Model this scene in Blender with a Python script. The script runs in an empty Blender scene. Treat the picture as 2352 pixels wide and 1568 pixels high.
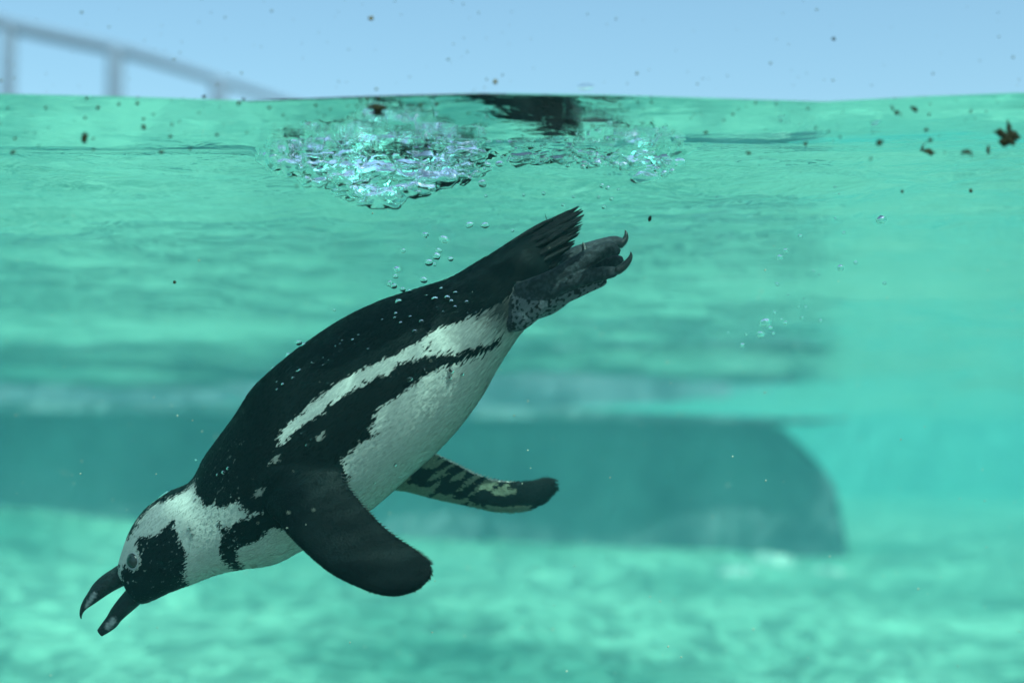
import bpy, bmesh, math, random
import numpy as np
from mathutils import Vector, noise
from mathutils.bvhtree import BVHTree

# ------------------------------------------------------------------ camera, world, sun, exposure
SC = bpy.context.scene
COL = SC.collection
R = math.radians
F = 3763.0                      # focal length in units of the 2352 px wide sketch grid
CX, CY, HOR = 1176.0, 784.0, 1040.0
PITCH = math.atan((HOR - CY) / F)
cam_d = bpy.data.cameras.new('camera')
cam = bpy.data.objects.new('camera', cam_d); COL.objects.link(cam)
cam_d.sensor_width = 36.0; cam_d.lens = F / 2352.0 * 36.0
cam_d.clip_start = 0.02; cam_d.clip_end = 3000.0
cam.rotation_euler = (math.pi / 2 + PITCH, 0, 0)
cam_d.dof.use_dof = True; cam_d.dof.focus_distance = 1.57; cam_d.dof.aperture_fstop = 3.0
SC.camera = cam

SUN = Vector((0.30, -0.46, 0.84)).normalized()      # towards the sun
world = bpy.data.worlds.new('World'); SC.world = world; world.use_nodes = True
wn = world.node_tree
sky = wn.nodes.new('ShaderNodeTexSky'); sky.sky_type = 'NISHITA'; sky.sun_disc = False
sky.sun_elevation = math.asin(SUN.z); sky.sun_rotation = math.atan2(SUN.x, SUN.y)
sky.air_density = 1.0; sky.dust_density = 1.9; sky.ozone_density = 0.6
wn.links.new(sky.outputs[0], wn.nodes['Background'].inputs[0])
wn.nodes['Background'].inputs[1].default_value = 0.15
sun_d = bpy.data.lights.new('sun', 'SUN'); sun_d.energy = 2.35; sun_d.angle = R(0.5); sun_d.color = (1, .96, .9)
sun = bpy.data.objects.new('sun', sun_d); COL.objects.link(sun)
sun.rotation_euler = SUN.to_track_quat('Z', 'Y').to_euler()
SC.view_settings.view_transform = 'Standard'; SC.view_settings.look = 'None'
SC.view_settings.gamma = 1; SC.view_settings.use_curve_mapping = False
SC.view_settings.exposure = 0.54
cy = SC.cycles
cy.use_denoising = True
cy.max_bounces = 10; cy.transparent_max_bounces = 24; cy.glossy_bounces = 6; cy.diffuse_bounces = 3
cy.transmission_bounces = 8; cy.volume_bounces = 1
cy.sample_clamp_indirect = 4.0; cy.caustics_refractive = False; cy.caustics_reflective = False

WATER = 0.273                   # water level above the camera (m)
GLASS = 1.245                   # inner face of the viewing pane
DP = 1.60                       # distance of the penguin's middle plane

def P(x, y, D):
    """point at distance D (along Y) seen at x, y on the sketch grid"""
    cp, sp = math.cos(PITCH), math.sin(PITCH)
    u, v = (x - CX) / F, (CY - y) / F
    d = Vector((u, cp - v * sp, sp + v * cp))
    return d * (D / d.y)

def unproject(co):
    """N x 3 world -> N x 2 sketch grid"""
    cp, sp = math.cos(PITCH), math.sin(PITCH)
    fw = co[:, 1] * cp + co[:, 2] * sp
    up = -co[:, 1] * sp + co[:, 2] * cp
    return np.stack([CX + F * co[:, 0] / fw, CY - F * up / fw], 1)

# ------------------------------------------------------------------ helpers
def obj(name, me, mat=None, parent=None, smooth=True):
    o = bpy.data.objects.new(name, me); COL.objects.link(o)
    if mat: me.materials.clear(); me.materials.append(mat)
    if smooth:
        me.polygons.foreach_set('use_smooth', [True] * len(me.polygons))
    if parent: o.parent = parent
    return o
def tag(o, label, cat, group=None):
    o['label'] = label; o['category'] = cat
    if group: o['group'] = group
    return o
def struct(o, kind='structure', label=None):
    o['kind'] = kind
    if label: o['label'] = label
    return o
def mesh(name, v, f):
    me = bpy.data.meshes.new(name); me.from_pydata([tuple(p) for p in v], [], f); me.update(); return me
def box(v, f, lo, hi):
    n = len(v); x0, y0, z0 = lo; x1, y1, z1 = hi
    v += [(x0,y0,z0),(x1,y0,z0),(x1,y1,z0),(x0,y1,z0),(x0,y0,z1),(x1,y0,z1),(x1,y1,z1),(x0,y1,z1)]
    f += [(n,n+3,n+2,n+1),(n+4,n+5,n+6,n+7),(n,n+1,n+5,n+4),(n+1,n+2,n+6,n+5),(n+2,n+3,n+7,n+6),(n+3,n,n+4,n+7)]
def rings_mesh(rings):
    """closed skin through rings of equal size"""
    n = len(rings[0]); v = []; f = []
    for r in rings: v += [tuple(p) for p in r]
    for i in range(len(rings) - 1):
        for j in range(n):
            a, b = i*n+j, i*n+(j+1) % n
            f.append((a, b, b+n, a+n))
    c0 = len(v); v.append(tuple(sum((Vector(p) for p in rings[0]), Vector()) / n))
    c1 = len(v); v.append(tuple(sum((Vector(p) for p in rings[-1]), Vector()) / n))
    m = (len(rings) - 1) * n
    for j in range(n):
        f.append((c0, (j+1) % n, j)); f.append((c1, m+j, m+(j+1) % n))
    return v, f
def catmull(pts, k):
    """pts: list of numpy rows; k samples per span"""
    p = [np.array(q, float) for q in pts]; p = [2*p[0]-p[1]] + p + [2*p[-1]-p[-2]]
    out = []
    for i in range(1, len(p) - 2):
        for t in np.linspace(0, 1, k, endpoint=False):
            a, b, c, d = p[i-1], p[i], p[i+1], p[i+2]
            out.append(0.5 * ((2*b) + (c-a)*t + (2*a-5*b+4*c-d)*t*t + (3*b-a-3*c+d)*t**3))
    out.append(p[-2]); return out
def tube(pts, rad, n=12, k=4, flat=1.0):
    """tapered tube along pts, end caps rounded"""
    rows = catmull([list(p) + [r] for p, r in zip(pts, rad)], k)
    ps = [Vector(r[:3]) for r in rows]; rs = [max(r[3], 1e-4) for r in rows]
    rings = []
    for i, p in enumerate(ps):
        t = (ps[min(i+1, len(ps)-1)] - ps[max(i-1, 0)]).normalized()
        a = t.cross(Vector((0, 1, 0)));  a = a.normalized() if a.length > .05 else Vector((1, 0, 0))
        b = t.cross(a).normalized()
        ring = lambda q, r: [q + a*r*math.cos(2*math.pi*j/n) + b*r*flat*math.sin(2*math.pi*j/n) for j in range(n)]
        if i == 0: rings.append(ring(p - t*rs[0]*.7, rs[0]*.6))
        rings.append(ring(p, rs[i]))
        if i == len(ps)-1: rings.append(ring(p + t*rs[-1]*.7, rs[-1]*.6))
    return rings_mesh(rings)

# ------------------------------------------------------------------ materials
def mat(name):
    m = bpy.data.materials.new(name); m.use_nodes = True
    nt = m.node_tree; b = nt.nodes['Principled BSDF']
    return m, nt, b
def node(nt, t, **kw):
    n = nt.nodes.new(t)
    for k, v in kw.items():
        if k.startswith('i_'): n.inputs[k[2:].replace('_', ' ')].default_value = v
        else: setattr(n, k, v)
    return n
def ramp(nt, src, stops):
    r = nt.nodes.new('ShaderNodeValToRGB'); e = r.color_ramp.elements
    while len(e) < len(stops): e.new(.5)
    for el, (p, c) in zip(e, stops): el.position = p; el.color = (*c, 1)
    nt.links.new(src, r.inputs[0]); return r
def math_node(nt, op, a, b=None):
    n = nt.nodes.new('ShaderNodeMath'); n.operation = op
    for i, s in enumerate((a, b)):
        if s is None: continue
        if isinstance(s, (int, float)): n.inputs[i].default_value = s
        else: nt.links.new(s, n.inputs[i])
    return n.outputs[0]
def mottled(name, c0, c1, scale, rough=.8, bump=.3, bscale=None, detail=6, spec=.3):
    m, nt, b = mat(name); L = nt.links.new
    tc = node(nt, 'ShaderNodeTexCoord')
    nz = node(nt, 'ShaderNodeTexNoise', i_Scale=scale, i_Detail=detail, i_Roughness=.6)
    L(tc.outputs['Object'], nz.inputs['Vector'])
    r = ramp(nt, nz.outputs['Fac'], [(.3, c0), (.7, c1)]); L(r.outputs[0], b.inputs['Base Color'])
    b.inputs['Roughness'].default_value = rough; b.inputs['Specular IOR Level'].default_value = spec
    if bump:
        n2 = node(nt, 'ShaderNodeTexNoise', i_Scale=bscale or scale*4, i_Detail=5)
        L(tc.outputs['Object'], n2.inputs['Vector'])
        bp = node(nt, 'ShaderNodeBump', i_Strength=bump, i_Distance=.01)
        L(n2.outputs['Fac'], bp.inputs['Height']); L(bp.outputs[0], b.inputs['Normal'])
    return m
def plain(name, c, rough=.5, spec=.3):
    return mottled(name, [x*.8 for x in c], [min(1, x*1.2) for x in c], 60, rough, .15, 300, 3, spec)

# painted pool concrete: pale turquoise, worn in patches
M_floor = mottled('pool_floor_paint', (.045, .20, .155), (.20, .51, .39), 1.3, .9, .6, 9, 5, .1)
M_wall = mottled('pool_wall_paint', (.10, .38, .35), (.15, .45, .42), .8, .9, .3, 10, 5, .1)
M_rock = mottled('dark_stone', (.010, .025, .035), (.22, .33, .36), 2.0, .95, 1.0, 6, 6, .1)
M_ground = mottled('paving', (.16, .15, .14), (.24, .23, .21), 1.2, .9, .3)
M_deck = mottled('pool_surround', (.30, .29, .27), (.42, .41, .38), 1.5, .9, .3)
M_rail = plain('grey_blue_paint', (.22, .28, .37), .7)

def water_surface_material():
    m = bpy.data.materials.new('water_surface'); m.use_nodes = True
    nt = m.node_tree; nt.nodes.clear(); L = nt.links.new
    out = node(nt, 'ShaderNodeOutputMaterial')
    tc = node(nt, 'ShaderNodeTexCoord')
    mp = node(nt, 'ShaderNodeMapping'); mp.inputs['Scale'].default_value = (1, 1.25, 1)
    L(tc.outputs['Object'], mp.inputs['Vector'])
    # fine ripples
    n1 = node(nt, 'ShaderNodeTexNoise', i_Scale=20, i_Detail=3, i_Roughness=.55, i_Distortion=1.3)
    L(mp.outputs[0], n1.inputs['Vector'])
    bp = node(nt, 'ShaderNodeBump', i_Strength=.16, i_Distance=.01)
    sx = node(nt, 'ShaderNodeSeparateXYZ'); L(tc.outputs['Object'], sx.inputs[0])
    calm = node(nt, 'ShaderNodeMapRange'); calm.inputs['From Min'].default_value = 1.42; calm.inputs['From Max'].default_value = 1.9
    calm.inputs['To Min'].default_value = .4; calm.inputs['To Max'].default_value = 4.0; L(sx.outputs['Y'], calm.inputs['Value'])
    L(math_node(nt, 'MULTIPLY', n1.outputs['Fac'], calm.outputs[0]), bp.inputs['Height'])
    fr = node(nt, 'ShaderNodeFresnel', i_IOR=1.333); L(bp.outputs[0], fr.inputs['Normal'])
    gl = node(nt, 'ShaderNodeBsdfGlossy', i_Roughness=.02); gl.inputs['Color'].default_value = (1, 1, 1, 1)
    L(bp.outputs[0], gl.inputs['Normal'])
    # caustic light net painted into the sheet's transmission by noise, not bent by ripples
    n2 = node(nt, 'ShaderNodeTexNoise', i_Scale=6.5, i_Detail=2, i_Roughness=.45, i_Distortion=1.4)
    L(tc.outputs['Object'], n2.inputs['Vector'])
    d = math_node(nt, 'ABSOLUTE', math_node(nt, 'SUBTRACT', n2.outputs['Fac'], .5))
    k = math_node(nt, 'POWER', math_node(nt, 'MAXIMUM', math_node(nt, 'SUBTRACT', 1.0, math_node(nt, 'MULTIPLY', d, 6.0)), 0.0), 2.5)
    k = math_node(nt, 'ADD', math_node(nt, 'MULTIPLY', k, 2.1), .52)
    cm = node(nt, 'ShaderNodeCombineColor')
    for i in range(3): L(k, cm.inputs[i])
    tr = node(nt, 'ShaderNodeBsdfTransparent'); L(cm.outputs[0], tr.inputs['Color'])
    mx = node(nt, 'ShaderNodeMixShader')
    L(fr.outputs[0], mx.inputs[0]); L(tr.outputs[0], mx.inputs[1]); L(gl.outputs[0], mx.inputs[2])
    L(mx.outputs[0], out.inputs['Surface'])
    return m
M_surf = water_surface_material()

def water_body_material():
    m = bpy.data.materials.new('water_body'); m.use_nodes = True
    nt = m.node_tree; nt.nodes.clear()
    out = node(nt, 'ShaderNodeOutputMaterial')
    pv = node(nt, 'ShaderNodeVolumePrincipled')
    pv.inputs['Color'].default_value = (.115, .36, .415, 1)
    pv.inputs['Absorption Color'].default_value = (.30, .95, .86, 1)
    pv.inputs['Density'].default_value = .20
    pv.inputs['Anisotropy'].default_value = .25
    nt.links.new(pv.outputs[0], out.inputs['Volume'])
    return m
M_water = water_body_material()

def pane_material():
    m = bpy.data.materials.new('viewing_glass'); m.use_nodes = True
    nt = m.node_tree; nt.nodes.clear(); L = nt.links.new
    out = node(nt, 'ShaderNodeOutputMaterial')
    tr = node(nt, 'ShaderNodeBsdfTransparent'); tr.inputs['Color'].default_value = (.835, .965, .94, 1)
    gl = node(nt, 'ShaderNodeBsdfGlossy', i_Roughness=.0)
    fr = node(nt, 'ShaderNodeFresnel', i_IOR=1.05)
    mx = node(nt, 'ShaderNodeMixShader')
    L(fr.outputs[0], mx.inputs[0]); L(tr.outputs[0], mx.inputs[1]); L(gl.outputs[0], mx.inputs[2])
    L(mx.outputs[0], out.inputs['Surface']); return m
M_pane = pane_material()

def bubble_material():
    m = bpy.data.materials.new('air_in_water'); m.use_nodes = True
    nt = m.node_tree; nt.nodes.clear()
    out = node(nt, 'ShaderNodeOutputMaterial')
    g = node(nt, 'ShaderNodeBsdfGlass', i_IOR=.75, i_Roughness=0.0)
    nt.links.new(g.outputs[0], out.inputs['Surface']); return m
M_air = bubble_material()
M_dirt = mottled('debris_brown', (.015, .014, .008), (.06, .05, .02), 200, .9, 0)
M_mote = plain('pale_mote', (.55, .55, .45), .9)
M_bill = mottled('bill_horn', (.004, .006, .007), (.018, .021, .023), 90, .5, .3, 400, 4, .15)
_b = M_bill.node_tree; _p = _b.nodes['Principled BSDF']; _old = _p.inputs['Base Color'].links[0].from_socket
_a = node(_b, 'ShaderNodeAttribute', attribute_name='pale'); _m = node(_b, 'ShaderNodeMix', data_type='RGBA')
_b.links.new(_a.outputs['Fac'], _m.inputs[0]); _b.links.new(_old, _m.inputs[6]); _m.inputs[7].default_value = (.26, .27, .29, 1); _b.links.new(_m.outputs[2], _p.inputs['Base Color'])
M_claw = plain('claw_horn', (.012, .013, .014), .35, .5)
M_tail = mottled('tail_feather', (.006, .007, .008), (.020, .021, .022), 150, .6, .4, 700, 4, .08)
M_eye = plain('eye_dark', (.020, .022, .020), .12, .6)
M_iris = plain('eye_iris', (.03, .03, .028), .25, .5)
M_lid = plain('eye_ring_skin', (.27, .28, .30), .5)

# ------------------------------------------------------------------ the place: ground, basin, water, window
X0, X1, Y1 = -9.0, 9.0, 15.0
gv, gf = [], []
box(gv, gf, (-400, -400, -1.62), (400, 400, -1.42)); struct(obj('ground', mesh('ground', gv, gf), M_ground, smooth=False))
dv, df = [], []
box(dv, df, (X0-4, GLASS+.02, -1.41), (X0-.01, Y1+4, .38)); box(dv, df, (X1+.01, GLASS+.02, -1.41), (X1+4, Y1+4, .38))
box(dv, df, (X0-.01, Y1+.01, -1.41), (X1+.01, Y1+4, .382))
struct(obj('pool_surround', mesh('pool_surround', dv, df), M_deck, smooth=False))
# sloping, uneven pool floor
nx, ny = 140, 120; v = []; f = []
for j in range(ny):
    for i in range(nx):
        x = X0 + (X1-X0)*i/(nx-1); y = GLASS + .02 + (Y1-GLASS-.02)*j/(ny-1)
        z = -.585 + .03*noise.noise((x*.5, y*.5, 1)) + .022*noise.noise((x*1.7, y*1.7, 4)) + .012*noise.noise((x*4, y*4, 7)) - .16*max(0, 1-(y-GLASS)/3.0) + float(np.interp(y, [3.2, 4.2, 6.5, 9], [0, .03, .185, .22])) + min(1, max(0, (y-4.0)/2.5))**1.3*float(np.interp(x, [-4, -2.03, -.9, 0, .9, 1.35], [.21, .19, .10, .06, .02, -.01]))
        v.append((x, y, z))
for j in range(ny-1):
    for i in range(nx-1):
        a = j*nx+i; f.append((a, a+1, a+nx+1, a+nx))
struct(obj('pool_floor', mesh('pool_floor', v, f), M_floor))
for nm, lo, hi in (('pool_wall_left', (X0-.2, GLASS, -1.3), (X0, Y1+.2, .46)), ('pool_wall_right', (X1, GLASS, -1.3), (X1+.2, Y1+.2, .46)),
                   ('pool_wall_far', (X0+.002, Y1, -1.3), (X1-.002, Y1+.2, .462))):
    v, f = [], []; box(v, f, lo, hi); struct(obj(nm, mesh(nm, v, f), M_wall, smooth=False))

# viewing window pane with the water against it
v, f = [], []; box(v, f, (X0, GLASS-.03, -1.2), (X1, GLASS-.001, 1.6))
pane = tag(obj('viewing_window', mesh('viewing_window', v, f), M_pane, smooth=False), 'large clear viewing pane with the waterline against it', 'window')

# ---- water: wavy sheet and the body of water under it
line_x = [-400, 0, 280, 560, 830, 1100, 1400, 1650, 1900, 2130, 2352, 2700]
line_y = [206, 210, 216, 226, 216, 209, 213, 221, 229, 216, 207, 212]
spl_x = [560, 610, 640, 700, 750, 800, 850, 880, 920, 960, 985, 1040, 1085, 1150, 1250, 1400, 1450, 1480, 1520, 1570, 1640]
spl_y = [355, 368, 392, 415, 440, 455, 475, 486, 470, 455, 432, 420, 402, 385, 374, 380, 392, 412, 402, 385, 355]
DS = 1.50
rng = random.Random(5)
WAVES = []
for i in range(26):
    lam = 10 ** rng.uniform(-1.15, .35)
    th = rng.gauss(math.pi/2, .75)
    WAVES.append((2*math.pi/lam*math.cos(th), 2*math.pi/lam*math.sin(th), .0050*lam**.95 * rng.uniform(.5, 1.3), rng.uniform(0, 6.28)))
def wave(x, y):
    x = np.asarray(x, float); y = np.asarray(y, float)
    h = np.zeros_like(x)
    for kx, ky, a, p in WAVES: h += a*np.sin(kx*x + ky*y + p)
    near = np.clip((y - GLASS)/.5, 0, 1)
    px = CX + F*x/GLASS * .998
    prof = (np.interp(px, line_x, line_y) - 216.5) * (-GLASS/F)
    h = h*(.05 + .95*near**1.6)*(1 + .7*np.clip((y-3)/3, 0, 1)) + prof*np.exp(-((y-GLASS)/.22)**2)
    # swell that hides what lies behind it, seen from below
    dd = np.array([GLASS, 1.300, 1.340, 1.396, 1.415, 1.46, 1.50, 1.53, 1.60, 1.70, 1.90, 2.1])
    ss = np.array([-.024, -.014, -.003, .010, .045, .12, .20, .18, .0, -.06, -.02, 0])
    g = np.linspace(GLASS, 2.1, 600); sl = np.interp(g, dd, ss); hh = np.concatenate([[0], np.cumsum((sl[1:]+sl[:-1])/2*np.diff(g))])
    h += np.interp(y + .012*np.sin(x*6+.6)*np.clip((y-1.36)/.1, 0, 1), g, hh) * np.clip((3.5-y)/1.2, 0, 1)
    # dent of the splash
    pxs = CX + F*x/DS*.998
    dep = np.maximum(0, np.interp(pxs, spl_x, spl_y, left=355, right=355) - 355) * DS/F
    h -= dep*.5*np.exp(-((y-DS-.02)/.034)**2)
    # meniscus at the glass
    h += .0005*np.exp(-(y-GLASS)/.0022)
    return h
def axis(parts):
    out = []
    for a, b, s in parts: out += list(np.arange(a, b - s*.5, s))
    return np.array(out + [parts[-1][1]])
xs = axis([(X0, -2, .14), (-2, -.62, .03), (-.62, .62, .0042), (.62, 2, .03), (2, X1, .14)])
ys = axis([(GLASS, GLASS+.008, .0008), (GLASS+.008, 1.44, .0045), (1.44, 1.60, .0028), (1.60, 2.2, .008), (2.2, 4, .022), (4, Y1, .08)])
XX, YY = np.meshgrid(xs, ys)
ZZ = WATER + wave(XX, YY)
msk = (XX > -.4) & (XX < .35) & (YY > 1.44) & (YY < 1.60)
for j, i in zip(*np.nonzero(msk)):                       # churned water inside the dent
    x, y = XX[j, i], YY[j, i]
    pxs = CX + F*x/DS
    d = max(0, np.interp(pxs, spl_x, spl_y) - 355)*DS/F
    if d > .001:
        g = math.exp(-((y-DS-.015)/.036)**2)
        ZZ[j, i] += g*d*(.6*noise.noise((x*45, y*45, 2)) + .35*noise.noise((x*100, y*100, 5)) + .15*noise.noise((x*190, y*190, 9)))
nx = len(xs); ny = len(ys)
V = np.stack([XX.ravel(), YY.ravel(), ZZ.ravel()], 1)
idx = np.arange(nx*ny).reshape(ny, nx)
Q = np.stack([idx[:-1, :-1], idx[:-1, 1:], idx[1:, 1:], idx[1:, :-1]], -1).reshape(-1, 4)
me = bpy.data.meshes.new('water_surface'); me.vertices.add(len(V)); me.vertices.foreach_set('co', V.ravel())
me.loops.add(Q.size); me.loops.foreach_set('vertex_index', Q.ravel())
me.polygons.add(len(Q)); me.polygons.foreach_set('loop_start', np.arange(0, Q.size, 4)); me.update(calc_edges=True)
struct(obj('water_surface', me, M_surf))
v, f = [], []; box(v, f, (X0-.1, GLASS+.0005, -1.25), (X1+.1, Y1+.1, WATER-.001))
struct(obj('water', mesh('water', v, f), M_water, smooth=False))

# ---- dark stone ledge on the far side of the pool
DL = 6.5
def ledge():
    top = [(-700, 925), (-300, 930), (0, 936), (500, 942), (1000, 948), (1500, 955), (1700, 962), (1800, 985), (1880, 1060), (1925, 1130), (1945, 1200), (1950, 1290)]
    bm = bmesh.new()
    n = 90; rows = []
    tx = [p[0] for p in top]; ty = [p[1] for p in top]
    for s in range(10):                                  # depth slices
        D = DL + s*.16; k = (s/9)
        row = []
        for i in range(n+1):
            px = -700 + (1950+700)*i/n
            py = np.interp(px - k*30, tx, ty)
            p = P(px, py, DL); q = P(px, 1420, DL)
            bulge = .10*noise.noise((p.x*1.3, k*2, 3)) - .22*math.sin(k*math.pi)
            row.append([bm.verts.new((p.x, D + bulge*(t/7) + .05*noise.noise((p.x*2, t, s)), p.z + (q.z-p.z)*t/7)) for t in range(8)])
        rows.append(row)
    F0 = rows[0]
    for i in range(n):
        for t in range(7): bm.faces.new((F0[i][t], F0[i+1][t], F0[i+1][t+1], F0[i][t+1]))
    for s in range(9):
        for i in range(n): bm.faces.new((rows[s][i][0], rows[s+1][i][0], rows[s+1][i+1][0], rows[s][i+1][0]))
        for t in range(7): bm.faces.new((rows[s][n][t], rows[s+1][n][t], rows[s+1][n][t+1], rows[s][n][t+1]))
    bmesh.ops.recalc_face_normals(bm, faces=bm.faces)
    me = bpy.data.meshes.new('stone_ledge'); bm.to_mesh(me); bm.free(); return me
root = bpy.data.objects.new('stone_ledge', None); COL.objects.link(root); root.location = (0, 0, 0)
tag(root, 'long dark stone ledge with a rounded end under water behind the penguin', 'ledge')
obj('rock_face', ledge(), M_rock, root)
a, b = P(-700, 928, DL), P(1925, 962, DL)
v, f = [], []
bm = bmesh.new(); bmesh.ops.create_cube(bm, size=1.0)
bmesh.ops.scale(bm, vec=(b.x-a.x, 1.9, .045), verts=bm.verts); bmesh.ops.translate(bm, vec=((a.x+b.x)/2, DL+.75, (a.z+b.z)/2), verts=bm.verts)
bmesh.ops.subdivide_edges(bm, edges=bm.edges, cuts=12, use_grid_fill=True)
for q in bm.verts: q.co.z = (a.z+b.z)/2 + (q.co.z-(a.z+b.z)/2)*(1 - .8*max(0, (q.co.x-.2)/(b.x-.2))) + .012*noise.noise(q.co*2) - (q.co.x-(a.x+b.x)/2)/(b.x-a.x)*(a.z-b.z); q.co.y += .08*noise.noise(q.co*1.5)
me = bpy.data.meshes.new('capping_slab'); bm.to_mesh(me); bm.free(); obj('capping_slab', me, M_rock, root)
# boulders at the foot of the ledge
rk = random.Random(3)
def boulder(px, py, D, r, label):
    bm = bmesh.new(); bmesh.ops.create_icosphere(bm, subdivisions=3, radius=1)
    sd = rk.random()*50
    for q in bm.verts:
        q.co *= 1 + .28*noise.noise(q.co*1.3 + Vector((sd, 0, 0))); q.co.z *= .6
        q.co *= r
    me = bpy.data.meshes.new('boulder'); bm.to_mesh(me); bm.free()
    o = obj('boulder', me, M_rock2); p = P(px, py, D); o.location = (p.x, D, p.z)
    return tag(o, label, 'rock', 'stones on the pool floor')
M_rock2 = mottled('pale_stone', (.20, .44, .38), (.42, .66, .58), 5, .9, .4)
boulder(1770, 1305, 6.2, .10, 'pale rounded stone lying before the rounded end of the dark ledge')
boulder(1905, 1335, 6.0, .08, 'small pale stone standing clear of the rounded end of the ledge')
boulder(1690, 1335, 5.9, .09, 'pale flat stone beside the rounded stone near the dark ledge')

# ---- raised walkway rail over the pool, far off
rail = bpy.data.objects.new('walkway_railing', None); COL.objects.link(rail)
tag(rail, 'blurred grey-blue sloping beam on posts standing behind the pool', 'railing')
DR = 19.5
def bar(name, p, q, r, parent):
    v, f = tube([p, (p+q)/2, q], [r]*3, 10, 3); return obj(name, mesh(name, v, f), M_rail, parent)
pts = [P(-1400, -260, DR), P(-600, -130, DR), P(-250, -30, DR), P(0, 52, DR), P(150, 88, DR), P(300, 122, DR), P(450, 168, DR), P(620, 222, DR), P(800, 290, DR), P(1350, 520, DR), Vector((P(1900, 700, DR).x, DR, .40))]
v, f = tube(pts, [.085, .085, .085, .085, .085, .075, .06, .05, .05, .05, .05], 10, 4); obj('beam', mesh('beam', v, f), M_rail, rail)
for px, py, r in ((-1400, -255, .085), (-600, -125, .085), (1000, 375, .06), (22, 62, .085), (265, 118, .10), (503, 190, .10)):
    top = P(px, py, DR); bar('post', Vector((top.x, DR, .38)), top, r, rail)

# ------------------------------------------------------------------ penguin
def station_loft(st, k, n, sup=2.15):
    """st rows: (backx, backy, bellyx, bellyy, D, halfwidth)"""
    rows = catmull(st, k); rings = []
    for r in rows:
        a, b = P(r[0], r[1], r[4]), P(r[2], r[3], r[4])
        c = (a+b)/2; u = (a-b)/2; w = Vector((0, max(r[5], .0004), 0)); ring = []
        for j in range(n):
            t = 2*math.pi*j/n; ct, s_ = math.cos(t), math.sin(t)
            ct = math.copysign(abs(ct)**(2/sup), ct); s_ = math.copysign(abs(s_)**(2/sup), s_)
            ring.append(c + u*ct + w*s_)
        rings.append(ring)
    return rings_mesh(rings)
D = DP
body_st = [(271,1303,290,1343,D,.013),(279,1274,322,1386,D,.022),(300,1217,394,1359,D,.031),(332,1171,440,1342,D,.036),(385,1131,504,1318,D,.040),
 (440,1103,552,1308,D,.045),(472,1048,627,1296,D,.055),(506,1002,692,1265,D,.066),(541,955,772,1222,D,.075),(582,893,850,1172,D,.082),
 (640,838,930,1103,D,.086),(706,787,1000,1040,D,.087),(785,735,1055,980,D,.085),(870,694,1105,910,D,.080),(950,667,1145,840,D,.072),
 (1030,641,1182,783,D,.062),(1090,607,1212,742,D,.050),(1150,571,1235,692,D,.038),(1205,539,1262,648,D,.022),(1258,513,1284,600,D,.006)]
comps = {}
comps['body'] = station_loft(body_st, 7, 64)
def flipper(st, k=6, n=40):
    """rows: leadx, leady, leadD, trailx, traily, trailD, thickness"""
    rows = catmull(st, k); le = [P(r[0], r[1], r[2]) for r in rows]; te = [P(r[3], r[4], r[5]) for r in rows]
    rings = []
    for i, r in enumerate(rows):
        mid = lambda q: (le[q]+te[q])/2
        sp = (mid(min(i+1, len(rows)-1)) - mid(max(i-1, 0))).normalized()
        ch = te[i]-le[i]; nn = sp.cross(ch).normalized(); ring = []
        for j in range(n):
            t = 2*math.pi*j/n
            s = .5-.5*math.cos(t)                       # 0 at the leading edge
            th = r[6]*(1.55*math.sqrt(max(s, 0))*(1-s) + .30*math.sqrt(max(s*(1-s), 0)))
            ring.append(le[i] + ch*s + nn*th*math.copysign(1, math.sin(t))*(1 if abs(math.sin(t)) > 1e-6 else 0))
        rings.append(ring)
    return rings_mesh(rings), le, te
fl_near = [(598,1130,1.575,735,1010,1.575,.020),(612,1172,1.535,765,1045,1.545,.022),(638,1199,1.512,779,1072,1.528,.019),(666,1233,1.498,803,1118,1.515,.016),(703,1270,1.488,828,1152,1.506,.014),
 (747,1308,1.478,859,1186,1.498,.012),(781,1329,1.472,906,1227,1.488,.011),(822,1348,1.466,953,1257,1.480,.010),(865,1364,1.462,978,1277,1.472,.009),(906,1369,1.460,990,1294,1.466,.008),(945,1361,1.460,993,1312,1.462,.006),(967,1347,1.460,988,1326,1.460,.004)]
comps['flipper_near'], leN, teN = flipper(fl_near)
fl_far = [(760,1110,1.655,850,1000,1.645,.020),(840,1122,1.680,925,1015,1.668,.018),(918,1125,1.695,990,1036,1.682,.015),(997,1145,1.708,1040,1059,1.696,.013),(1073,1161,1.72,1086,1082,1.708,.012),
 (1139,1175,1.73,1132,1100,1.72,.011),(1198,1175,1.738,1188,1105,1.73,.010),(1238,1161,1.742,1224,1102,1.736,.008),(1262,1144,1.745,1254,1095,1.742,.006),(1277,1127,1.745,1275,1102,1.744,.004)]
comps['flipper_far'], leF, teF = flipper(fl_far)
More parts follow.
